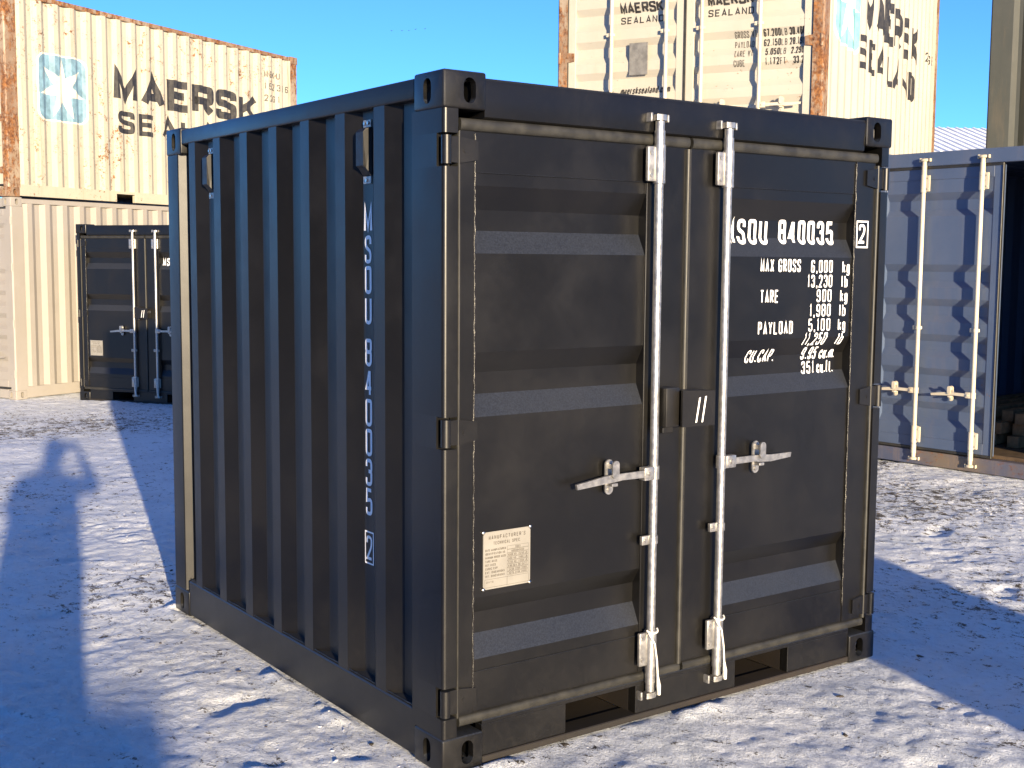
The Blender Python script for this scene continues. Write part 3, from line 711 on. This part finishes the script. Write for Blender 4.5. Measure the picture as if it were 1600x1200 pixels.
def gz(x, y):
    base = -.15*sstep(3.5, 12., y)*(1-sstep(4.5, 7.5, x)*(1-sstep(8, 13, y)))
    h = .020*vnoise(x*.9, y*.9, 1)+.016*vnoise(x*2.6+3, y*2.3, 2)+.009*vnoise(x*6.1, y*5.2+9, 3)+.0065*vnoise(x*13.+5, y*11., 4)
    h += .0075*vnoise(x*29., y*25., 5)+.006*np.abs(vnoise(x*21.+7, y*15.+1, 15))*sstep(-.1, .25, vnoise(x*1.3, y*1.3, 16))
    rough = sstep(.0, .35, vnoise(x*.7+11, y*.7+2, 6)+.12)
    h += rough*(.014*np.abs(vnoise(x*9, y*8, 7))+.010*vnoise(x*19, y*17, 8))
    for c0, amp in ((-.35, .004), (1.15, .004), (3.05, .005), (4.7, .004)):        # worn wheel tracks across the yard
        q = (x*math.cos(.5)-y*math.sin(.5)-c0-.25*np.sin(y*.35)); h = h-amp*np.exp(-(q/.13)**4)*(.55+.45*np.sign(np.sin((x*math.sin(.5)+y*math.cos(.5))*34)))*sstep(-.3, .1, vnoise(x*1.1, y*1.1, 41))
    for fx, fy, a in FOOT:
        c, s = math.cos(a), math.sin(a); u = (x-fx)*c+(y-fy)*s; v = -(x-fx)*s+(y-fy)*c
        q = (u/.15)**2+(v/.06)**2; q = q*(1+.9*vnoise(x*14, y*14, 31))+.5*vnoise(x*30, y*30, 32); h = h-.016*np.exp(-np.abs(q)**2.5)
    # trodden flat against the container's foot
    dx = np.maximum(np.maximum(-x, x-2.18), 0); dy = np.maximum(np.maximum(-y, y-2.385), 0)
    dd = np.hypot(dx, dy); f = sstep(.0, .30, dd)
    h = h*(.25+.75*f)-.006*(1-f)+.030*np.exp(-((dd-.02)/.055)**2)*np.clip(.05+1.2*vnoise(x*4.3+2, y*4.3, 51)+.6*vnoise(x*17, y*17, 52), 0, 1)*(dd > .001)
    return base+h*np.exp(-np.hypot(x-1, y-3)/60)
def axis_(lo, hi, segs, far=4000, n=42):
    a = [lo]
    for end, st in segs: a += list(np.arange(a[-1]+st, end+1e-6, st))
    g1 = [a[-1]+.06*(1.305**i-1)/.305 for i in range(1, n+1)]; g0 = [lo-.06*(1.305**i-1)/.305 for i in range(n, 0, -1)]
    return np.array(g0+a+g1)
gx = axis_(-3., 8., [(7.6, .020)]); gy = axis_(-2.4, 14, [(4.6, .019), (14.5, .045)])
XX, YY = np.meshgrid(gx, gy, indexing='ij'); ZZ = gz(XX, YY); nx, ny = XX.shape
ii = np.arange(nx*ny).reshape(nx, ny)
F_ = np.stack([ii[:-1, :-1], ii[1:, :-1], ii[1:, 1:], ii[:-1, 1:]], -1).reshape(-1, 4)
me = bpy.data.meshes.new('ground'); me.vertices.add(nx*ny); me.vertices.foreach_set('co', np.stack([XX, YY, ZZ], -1).astype(np.float32).ravel())
me.loops.add(F_.size); me.loops.foreach_set('vertex_index', F_.ravel().astype(np.int32)); me.polygons.add(len(F_))
me.polygons.foreach_set('loop_start', np.arange(0, F_.size, 4, dtype=np.int32)); me.polygons.foreach_set('use_smooth', np.ones(len(F_), bool)); me.update()
def dirt(x, y):
    d = .30+.5*vnoise(x*.8, y*.8, 21)
    d += .75*np.exp(-(((x-5.2)/1.2)**2+((y-2.1)/.9)**2)) + .5*np.exp(-(((x-5.9)/.9)**2+((y-3.4)/.6)**2))
    d += .55*np.exp(-(((x-1.3)/1.5)**2+((y-10.2)/1.2)**2)) + .35*np.exp(-(((x-.2)/.8)**2+((y-2.9)/.5)**2))
    d += .35*np.exp(-(((x-2.2)/.8)**2+((y+1.1)/.5)**2)) + .3*np.exp(-(((x-3.8)/1.5)**2+((y-.2)/1.)**2))
    return np.clip(d, 0, .84)
at = me.attributes.new('dirt', 'FLOAT', 'POINT'); at.data.foreach_set('value', dirt(XX, YY).astype(np.float32).ravel())
me.materials.append(M['snow_ground']); gr = bpy.data.objects.new('ground', me); COL.objects.link(gr); gr['kind'] = 'structure'
# loose stones and snow crumbs
def scatter(name, mat, pts, sizes, flat):
    ico = BM(); bmesh.ops.create_icosphere(ico, subdivisions=1, radius=1); V0 = np.array([v.co[:] for v in ico.verts]); ico.verts.ensure_lookup_table()
    F0 = np.array([[v.index for v in f.verts] for f in ico.faces]); ico.free(); n = len(pts)
    a = rng.random(n)*2*PI; c, s = np.cos(a), np.sin(a)
    v = V0[None]*(1+rng.normal(0, .22, (n, len(V0), 1)))*sizes[:, None, None]*np.stack([rng.uniform(.8, 1.6, n), rng.uniform(.6, 1., n), rng.uniform(flat*.6, flat, n)], -1)[:, None]
    x = v[..., 0]*c[:, None]-v[..., 1]*s[:, None]; y = v[..., 0]*s[:, None]+v[..., 1]*c[:, None]
    co = np.stack([x+pts[:, 0, None], y+pts[:, 1, None], v[..., 2]+gz(pts[:, 0], pts[:, 1])[:, None]+sizes[:, None]*flat*.15], -1)
    F = F0[None]+(np.arange(n)*len(V0))[:, None, None]
    m_ = bpy.data.meshes.new(name); m_.from_pydata(co.reshape(-1, 3).tolist(), [], F.reshape(-1, 3).tolist()); m_.materials.append(M[mat])
    o = bpy.data.objects.new(name, m_); COL.objects.link(o); return o
def inside_box(p): return (p[:, 0] > -.04) & (p[:, 0] < 2.22) & (p[:, 1] > -.04) & (p[:, 1] < 2.42)
cand = np.stack([rng.uniform(-3, 7.4, 26000), rng.uniform(-2.4, 12.5, 26000)], -1)
pr_ = np.clip(dirt(cand[:, 0], cand[:, 1])-.38, .012, 1)*.55
cand = cand[(rng.random(len(cand)) < pr_) & ~inside_box(cand)]
tag(scatter('loose_gravel', 'stone', cand, rng.uniform(.004, .013, len(cand)), .55), 'dark stones and gravel lying loose in the trodden snow', 'gravel', kind='stuff')
cand = np.stack([rng.uniform(-2.5, 7., 3500), rng.uniform(-2.4, 8, 3500)], -1)
cand = cand[(vnoise(cand[:, 0]*.7+11, cand[:, 1]*.7+2, 6) > .02) & ~inside_box(cand)]
tag(scatter('snow_crumbs', 'clod', cand, rng.uniform(.003, .010, len(cand))*rng.uniform(.5, 1.3, len(cand)), .45), 'small hard crumbs of snow scattered over the ground', 'snow', kind='stuff')
# ------------------------------------------------------------------ containers in place
main = mini_container()
tag(main, 'large new black container with white serial number and two galvanised locking bars, in the foreground', 'container', 'small black containers')
m2 = copy_tree(main); m2.location = (2.68, 12.92, -.155); m2.rotation_euler = (0, 0, math.radians(-57))
tag(m2, 'small distant black container half in shade in front of the beige one', 'container')
m3 = copy_tree(main); m3.rotation_euler = (0, 0, math.radians(28))
m3.location = (-6.76, -15.0, 0.0)
tag(m3, 'black container behind the photographer, seen only by its shadow at lower left', 'container')

az = lambda d: math.radians(90-d)            # direction of a long side given as azimuth
# lower left: beige container, doors to the left
LAZ = 66.
def place_long(root, corner, azd, W, fx=1):
    """put the +y axis of the container along azimuth azd with its x=W wall (fx=1) or x=0 wall through 'corner' at the door end"""
    rz = -math.radians(azd); root.rotation_euler = (0, 0, rz)
    v = Vector((W if fx else 0, 0, 0)); v.rotate(root.rotation_euler)
    root.location = Vector(corner)-v
beige, pf, gap, prof = big_container('shipping_container', 'beige_paint', 'beige_paint', 'beige_paint')
place_long(beige, (1.99, 13.30, -.15), LAZ, 2.438); tag(beige, 'plain beige container at the bottom of the left stack', 'container', 'long containers stacked in the yard')
creamL, pf, gap, prof = big_container('shipping_container', 'cream_paint', 'cream_rusty', 'bar_paint')
place_long(creamL, (1.97, 13.27, 2.445), 62.5, 2.438); tag(creamL, 'rusty cream container with blue star logo, on top of the beige container', 'container', 'long containers stacked in the yard')
W20 = 2.438
star_logo(creamL, prof, W20, 1, .54, 1.36, 1.03, 1.86)
def t1(lay):
    text2d(None, 'MAERSK', 1.87, 1.39, .45, .92, .25, .14, 0, .22, width=3.15, each=lay)
    text2d(None, 'SEALAND', 1.92, .97, .31, .86, .22, .26, 0, .25, width=2.95, each=lay)
side_letters(creamL, prof, W20, 1, 'dark_letter', t1)
def t2(lay):
    text2d(None, 'MSKU', 5.22, 2.17, .105, .5, .15, .3, 0, .5, width=.36, each=lay); text2d(None, '152386', 5.22, 1.98, .105, .5, .15, .3, 0, .5, width=.60, each=lay)
    text2d(None, '22G1', 5.22, 1.79, .105, .5, .15, .3, 0, .5, width=.36, each=lay); text2d(None, '5', 5.67, 1.53, .09, .5, .15, .3, width=.06, each=lay); bm = BM(); rect2d(bm, 5.64, 5.76, 1.50, 1.65, .012); lay(bm)
    text2d(None, '8X', 5.65, 1.40, .07, .5, .15, .2, width=.1, each=lay)
side_letters(creamL, prof, W20, 1, 'grey_letter', t2)
# right stack
base = CAM+rt*2.559+Vector((fw.x, fw.y, 0)).normalized()*10.47
RAZ = 62.7
def place_door(root, corner, azd, z):
    rz = -math.radians(azd); root.rotation_euler = (0, 0, rz); v = Vector((2.438, 0, 0)); v.rotate(root.rotation_euler)
    root.location = Vector((corner.x, corner.y, z))-Vector((v.x, v.y, 0))
greyR, _, _, _ = big_container('shipping_container', 'beige_paint', 'beige_paint', 'beige_paint')
place_door(greyR, base, RAZ, -.06); tag(greyR, 'beige container carrying the cream one, hidden behind the large black container', 'container', 'long containers stacked in the yard')
creamR, pfR, gapR, profR = big_container('shipping_container', 'cream_paint_clean', 'cream_rusty', 'bar_paint', zh=.47, bar_sides=(-1, -1, 1, 1))
place_door(creamR, base, RAZ, 2.535); tag(creamR, 'cream container with closed doors and printed weights, high behind the black container', 'container', 'long containers stacked in the yard')
star_logo(creamR, profR, W20, 1, .50, 1.40, 1.07, 2.0, 'logo_teal')
def t3(lay):
    text2d(None, 'MAERSK', 1.70, 1.38, .44, .92, .235, .16, 0, .22, width=2.9, each=lay); text2d(None, 'SEALAND', 1.46, .97, .31, .86, .20, .30, 0, .25, width=3.0, each=lay)
    text2d(None, '22G8', 5.25, 1.55, .11, .5, .15, .3, width=.42, each=lay)
side_letters(creamR, profR, W20, 1, 'dark_letter', t3)
def door_print(root, pf_, mat, fn, lift=.0016):
    def lay(bm): drape(bm, pf_, 'v', lambda u, v, l, d: (u, d-lift-l, v)); finish('letter', bm, mat, root, norm=False)
    fn(lay)
def d1(lay):
    for u in (.605, 1.415):
        text2d(None, 'MAERSK', u, 1.335, .088, .92, .22, .16, 0, .22, width=.40, each=lay); text2d(None, 'SEALAND', u, 1.245, .062, .86, .18, .3, 0, .25, width=.40, each=lay)
    text2d(None, 'www', .415, .630, .055, .6, .16, .25, width=.13, each=lay); text2d(None, 'maersksealand.com', .620, .625, .070, .5, .15, .22, width=.46, each=lay)
    for i, (a, b, c, d) in enumerate((('67.200', 'LB', '30.480', 'KG'), ('62.150', 'LB', '28.190', 'KG'), ('5.050', 'LB', '2.290', 'KG'), ('1.172', 'FT', '33.2', 'M'))):
        z = 1.045-.080*i
        text2d(None, a, 2.055, z, .060, .5, .16, .2, 0, .5, 'r', .024*len(a), each=lay); text2d(None, b, 2.062, z, .055, .42, .10, .2, width=.048, each=lay)
        text2d(None, c, 2.262, z, .060, .5, .16, .2, 0, .5, 'r', .0215*len(c), each=lay); text2d(None, d, 2.268, z, .055, .42, .10, .2, width=.045, each=lay)
door_print(creamR, pfR, 'dark_letter', d1)
def d2(lay):
    for i, s in enumerate(('GROSS WT', 'PAYLOAD', 'TARE WT', 'CUBE')): text2d(None, s, 1.66, 1.045-.080*i, .055, .45, .12, .2, width=.024*len(s), each=lay)
door_print(creamR, pfR, 'grey_letter', d2)
bm = BM(); box(bm, .705, .880, .012, .022, .79, 1.07, .002); pl = finish('certificate_plate', bm, 'grey_plate', creamR)
# blue container with one leaf open
gsB = [(a-.19, a-.135, a-.06, a) for a in (2.25, 1.67, 1.39, 1.10, .82, .54)]
blue, pfB, gB, prB = big_container('shipping_container', 'blue_paint', 'blue_paint', 'bar_paint', open_right=True, zh=.63, gs=gsB, sill='blue_sill', bar_sides=(-1, -1, 1, 1))
brz = math.radians(-86.); blue.rotation_euler = (0, 0, brz); v = Vector((.543, 0, 0)); v.rotate(blue.rotation_euler)
blue.location = Vector((6.62, 3.08, 0))-v; tag(blue, 'blue container with one door leaf open onto a dark inside', 'container', 'long containers stacked in the yard')
def in_blue(x, y, z): q = Vector((x, y, z)); q.rotate(blue.rotation_euler); return q+blue.location
# unseen stack added at left so the black side wall reflects dark
rusty_paint('dark_blue_paint', (.016, .022, .036), (.022, .028, .042), .64, .70, seed=9.4, streak=.1)
side0, *_ = big_container('shipping_container', 'dark_blue_paint', 'dark_blue_paint', 'dark_blue_paint')
for i_, (lx, ly, lz, lab) in enumerate(((-14.2, -3.0, 0, 'unseen dark blue container added at the foot of the left row, nearest the camera'), (-14.1, -2.9, 2.595, 'unseen dark blue container added on top of the left row, nearest the camera'),
                                       (-14.0, 3.4, 0, 'unseen dark blue container added at the foot of the left row, far end'), (-14.05, 3.5, 2.595, 'unseen dark blue container added on top of the left row, far end'))):
    o = side0 if i_ == 0 else copy_tree(side0)
    o.location = (lx, ly, lz); o.rotation_euler = (0, 0, math.radians((-1, .5, 1, -.5)[i_])); tag(o, lab, 'container', 'unseen dark blue containers added at left to darken reflections')
for i_, (t_, lz, lab) in enumerate(((-3.1, 0, 'unseen dark blue container added at the foot of the row behind the photographer, left end'), (3.1, 0, 'unseen dark blue container added at the foot of the row behind the photographer, right end'),
                                  (-3.05, 2.595, 'unseen dark blue container added on top of the row behind the photographer, left end'), (3.15, 2.595, 'unseen dark blue container added on top of the row behind the photographer, right end'))):
    o = copy_tree(side0); c_, s_ = math.sin(math.radians(60)), math.cos(math.radians(60))
    o.rotation_euler = (0, 0, math.radians(-60)); o.location = (10.5+c_*(t_-3), -16.5+s_*(t_-3), lz); tag(o, lab, 'container', 'unseen dark blue containers added behind the photographer to darken reflections')  # unseen row added so the black doors reflect dark instead of sky
# timber stacked inside it
i = 0
for row in range(3):
    for c_ in range(5):
        bm = BM(); hw = .05; box(bm, -hw, hw, 0, 2.4, 0, .095, .004)
        o = finish('timber_beam', bm, 'timber', None)
        o.location = in_blue(.28+c_*.20+.04*row+random.uniform(-.02, .02), .62+random.uniform(-.06, .10), .160+.098*row); o.rotation_euler = (0, 0, brz+random.uniform(-.02, .02))
        tag(o, 'squared timber, %s layer, %s from the left, inside the open blue container' % (('bottom', 'middle', 'top')[row], ('first', 'second', 'third', 'fourth', 'fifth')[c_]), 'timber', 'timber pile inside the blue container'); i += 1
# olive stack behind the blue one
fwh = Vector((fw.x, fw.y, 0)).normalized()
o_az = 57.; o_left = CAM+rt*(.3745*15.5)+fwh*15.5
ob = o_left+Vector((math.cos(math.radians(o_az)), -math.sin(math.radians(o_az)), 0))*2.438
for zz, lab in ((-.05, 'olive container at the foot of the far right stack, behind the blue one'), (2.545, 'olive grey container towering at the right edge behind the blue one')):
    o, *_ = big_container('shipping_container', 'olive_paint', 'olive_paint', 'olive_paint')
    o.rotation_euler = (0, 0, -math.radians(o_az+180)); v = Vector((2.438, 6.058, 0)); v.rotate(o.rotation_euler); o.location = Vector((o_left.x-v.x, o_left.y-v.y, zz)); tag(o, lab, 'container', 'long containers stacked in the yard')
# far hall with ribbed metal roof
hb = CAM+rt*(.355*62)+fwh*62
hall = empty('storage_hall', (hb.x, hb.y, 0), -math.radians(35.7-8)); tag(hall, 'far hall with a pale ribbed metal roof, between the two stacks', 'building')
bm = BM(); box(bm, -9, 14, 0, 12, -.3, 7.05); finish('wall', bm, 'house_wall', hall)
bm = BM(); prism(bm, [(-.5, 6.95), (6, 8.9), (12.5, 6.95), (12.5, 7.1), (6, 9.05), (-.5, 7.1)], 'x', -9.4, 14.4); rf = finish('roof', bm, 'roof_sheet', hall)
sm = None
for k_ in range(47):
    x = -9.3+k_*.5
    if sm is None:
        bm = BM(); prism(bm, [(-.5, 7.09), (5.9, 9.01), (5.9, 9.09), (-.5, 7.18)], 'x', 0, .12); o = finish('roof_rib', bm, 'roof_sheet', rf); sm = o.data; o.location.x = x
    else: share('roof_rib', sm, rf, (x, 0, 0))
for x in (-6, -1.5, 3, 7.5, 11):
    bm = BM(); box(bm, x, x+1.6, -.06, .02, 3.2, 4.6, .03); wn = finish('window', bm, 'grey_plate', hall)
# unseen pallets added behind the camera to cast the shadow at right
px, py = .50, -5.85
for n_ in range(9):
    p_ = empty('wooden_pallet', (px+random.uniform(-.012, .012), py+random.uniform(-.012, .012), .012+n_*.145), -SUN_AZ+math.radians(2)+random.uniform(-.01, .01))
    if n_ == 0:
        bm = BM(); box(bm, 0, 1.1, 0, .11, .12, .142); bd = finish('board', bm, 'timber', p_).data
        bm = BM(); box(bm, 0, 1.1, 0, .10, 0, .02); box(bm, 0, .14, 0, .10, .02, .12); box(bm, .48, .62, 0, .10, .02, .12); box(bm, .96, 1.1, 0, .10, .02, .12); rn = finish('runner', bm, 'timber', p_).data
        for q in range(1, 5): share('board', bd, p_, (0, q*.1725, 0))
        for q in (1, 2): share('runner', rn, p_, (0, q*.345, 0))
    else:
        for q in range(5): share('board', bd, p_, (0, q*.1725, 0))
        for q in range(3): share('runner', rn, p_, (0, q*.345, 0))
    tag(p_, '%s wooden pallet of the unseen stack added to cast the shadow at right' % ('lowest', 'second lowest', 'third lowest', 'fourth lowest', 'middle', 'fourth highest', 'third highest', 'second highest', 'topmost')[n_], 'pallet', 'unseen stack of wooden pallets added as shadow caster')
# ------------------------------------------------------------------ the photographer, seen by the shadow
def person():
    fh = Vector((math.sin(yaw), math.cos(yaw), 0)); rh = Vector((math.cos(yaw), -math.sin(yaw), 0))
    org = CAM-fh*.40-rh*.04; org.z = 0
    J = {'pel': (0, 0, .98), 'wst': (0, 0, 1.14), 'cst': (0, 0, 1.34), 'nck': (0, .01, 1.53), 'hd0': (0, .04, 1.63), 'hd1': (0, .045, 1.74), 'hd2': (0, .03, 1.80),
         'sl': (-.21, 0, 1.42), 'el': (-.30, .14, 1.24), 'wl': (-.06, .31, 1.52), 'hl': (-.035, .36, 1.60), 'sr': (.20, 0, 1.43), 'er': (.32, .12, 1.40), 'wr': (.16, .31, 1.55), 'hr': (.125, .37, 1.61),
         'pl': (-.10, 0, .90), 'kl': (-.105, .03, .52), 'al': (-.11, -.02, .10), 'fl': (-.12, .16, .045), 'pr': (.10, 0, .90), 'kr': (.105, .03, .52), 'ar': (.11, -.02, .10), 'fr': (.13, .16, .045)}
    R_ = {'pel': (.235, .16), 'wst': (.225, .16), 'cst': (.225, .15), 'nck': (.065, .065), 'hd0': (.085, .09), 'hd1': (.095, .11), 'hd2': (.06, .07), 'sl': (.075, .075), 'sr': (.075, .075), 'el': (.055, .055), 'er': (.055, .055),
          'wl': (.038, .038), 'wr': (.038, .038), 'hl': (.035, .03), 'hr': (.035, .03), 'pl': (.135, .13), 'pr': (.135, .13), 'kl': (.105, .10), 'kr': (.105, .10), 'al': (.055, .055), 'ar': (.055, .055), 'fl': (.045, .045), 'fr': (.045, .045)}
    E_ = [('pel', 'wst'), ('wst', 'cst'), ('cst', 'nck'), ('nck', 'hd0'), ('hd0', 'hd1'), ('hd1', 'hd2'), ('cst', 'sl'), ('sl', 'el'), ('el', 'wl'), ('wl', 'hl'), ('cst', 'sr'), ('sr', 'er'), ('er', 'wr'), ('wr', 'hr'),
          ('pel', 'pl'), ('pl', 'kl'), ('kl', 'al'), ('al', 'fl'), ('pel', 'pr'), ('pr', 'kr'), ('kr', 'ar'), ('ar', 'fr')]
    for s, h, bx in (('l', 'hl', .04), ('r', 'hr', -.04)):          # fingers round the phone
        hx, hy, hzz = J[h]
        for f in range(4):
            a, b = f'f{s}{f}a', f'f{s}{f}b'; J[a] = (hx+bx*.2, hy+.045, hzz-.03+f*.02); J[b] = (hx+bx*.8, hy+.062, hzz-.028+f*.021)
            R_[a] = R_[b] = (.009, .009); E_ += [(h, a), (a, b)]
        a = f't{s}'; J[a] = (hx+bx*.5, hy+.02, hzz+.055); R_[a] = (.010, .010); E_.append((h, a))
    ks = list(J); me = bpy.data.meshes.new('person'); me.from_pydata([J[q] for q in ks], [(ks.index(a), ks.index(b)) for a, b in E_], [])
    o = bpy.data.objects.new('person', me); COL.objects.link(o)
    o.modifiers.new('s', 'SKIN'); sv = me.skin_vertices[0].data if me.skin_vertices else None
    if sv is None:
        bm = bmesh.new(); bm.from_mesh(me); bm.verts.layers.skin.verify(); bm.to_mesh(me); bm.free(); sv = me.skin_vertices[0].data
    for i_, q in enumerate(ks): sv[i_].radius = R_[q]; sv[i_].use_root = (q == 'pel')
    m_ = o.modifiers.new('d', 'SUBSURF'); m_.levels = m_.render_levels = 2
    me2 = evaluated(o); o.modifiers.clear(); o.data = me2; me2.name = 'person'
    for mm in ('coat', 'skin', 'hair'): me2.materials.append(M[mm])
    for p_ in me2.polygons:
        c = p_.center; p_.use_smooth = True
        hand = c.z > 1.48 and c.y > .27
        p_.material_index = 2 if (c.z > 1.70 and c.y < .10) or (c.z > 1.77) else 1 if (c.z > 1.56 and abs(c.x) < .15 and c.y < .2) or hand else 0
    o.location = org; o.rotation_euler = (0, 0, -yaw)
    tag(o, 'person in a dark coat holding up a phone, seen as the long shadow on snow', 'person')
    bm = BM(); box(bm, -.080, .080, -.012, -.003, -.038, .038, .004, 2); ph = finish('phone', bm, 'phone_body', None, 40)
    ph.location = CAM-fw*.03; ph.rotation_euler = (pitch, 0, -yaw); tag(ph, 'dark phone held up by the person taking the photograph', 'phone')
person()
# ------------------------------------------------------------------ birds
for i, (x, y) in enumerate(((612, 48), (628, 48), (639, 48), (649, 46), (664, 45))):
    d = (fw+rt2*((x-800)/1939.48)+up2*((600-y)/1939.48))
    o = empty('bird', CAM+d*(190+7*i), -yaw+random.uniform(-.6, .6)); tag(o, ('leftmost', 'second', 'middle', 'fourth', 'rightmost')[i]+' of five tiny dark birds flying in line high in the sky, from the left', 'bird', 'birds in the sky')
    bm = BM(); tube(bm, [(0, -.16, 0), (0, -.08, 0), (0, .05, .01), (0, .14, .02), (0, .19, .015)], .05, 8, True, [.012, .045, .055, .03, .008]); finish('body', bm, 'bird_feather', o, 60)
    for s in (-1, 1):
        bm = BM(); prism(bm, [(0, -.05), (0, .08), (s*.15, .07), (s*.30, -.04), (s*.13, -.03)], 'z', 0, .012)
        wg = finish('wing', bm, 'bird_feather', o); wg.rotation_euler = (0, -s*(.25+.25*random.random()), 0)
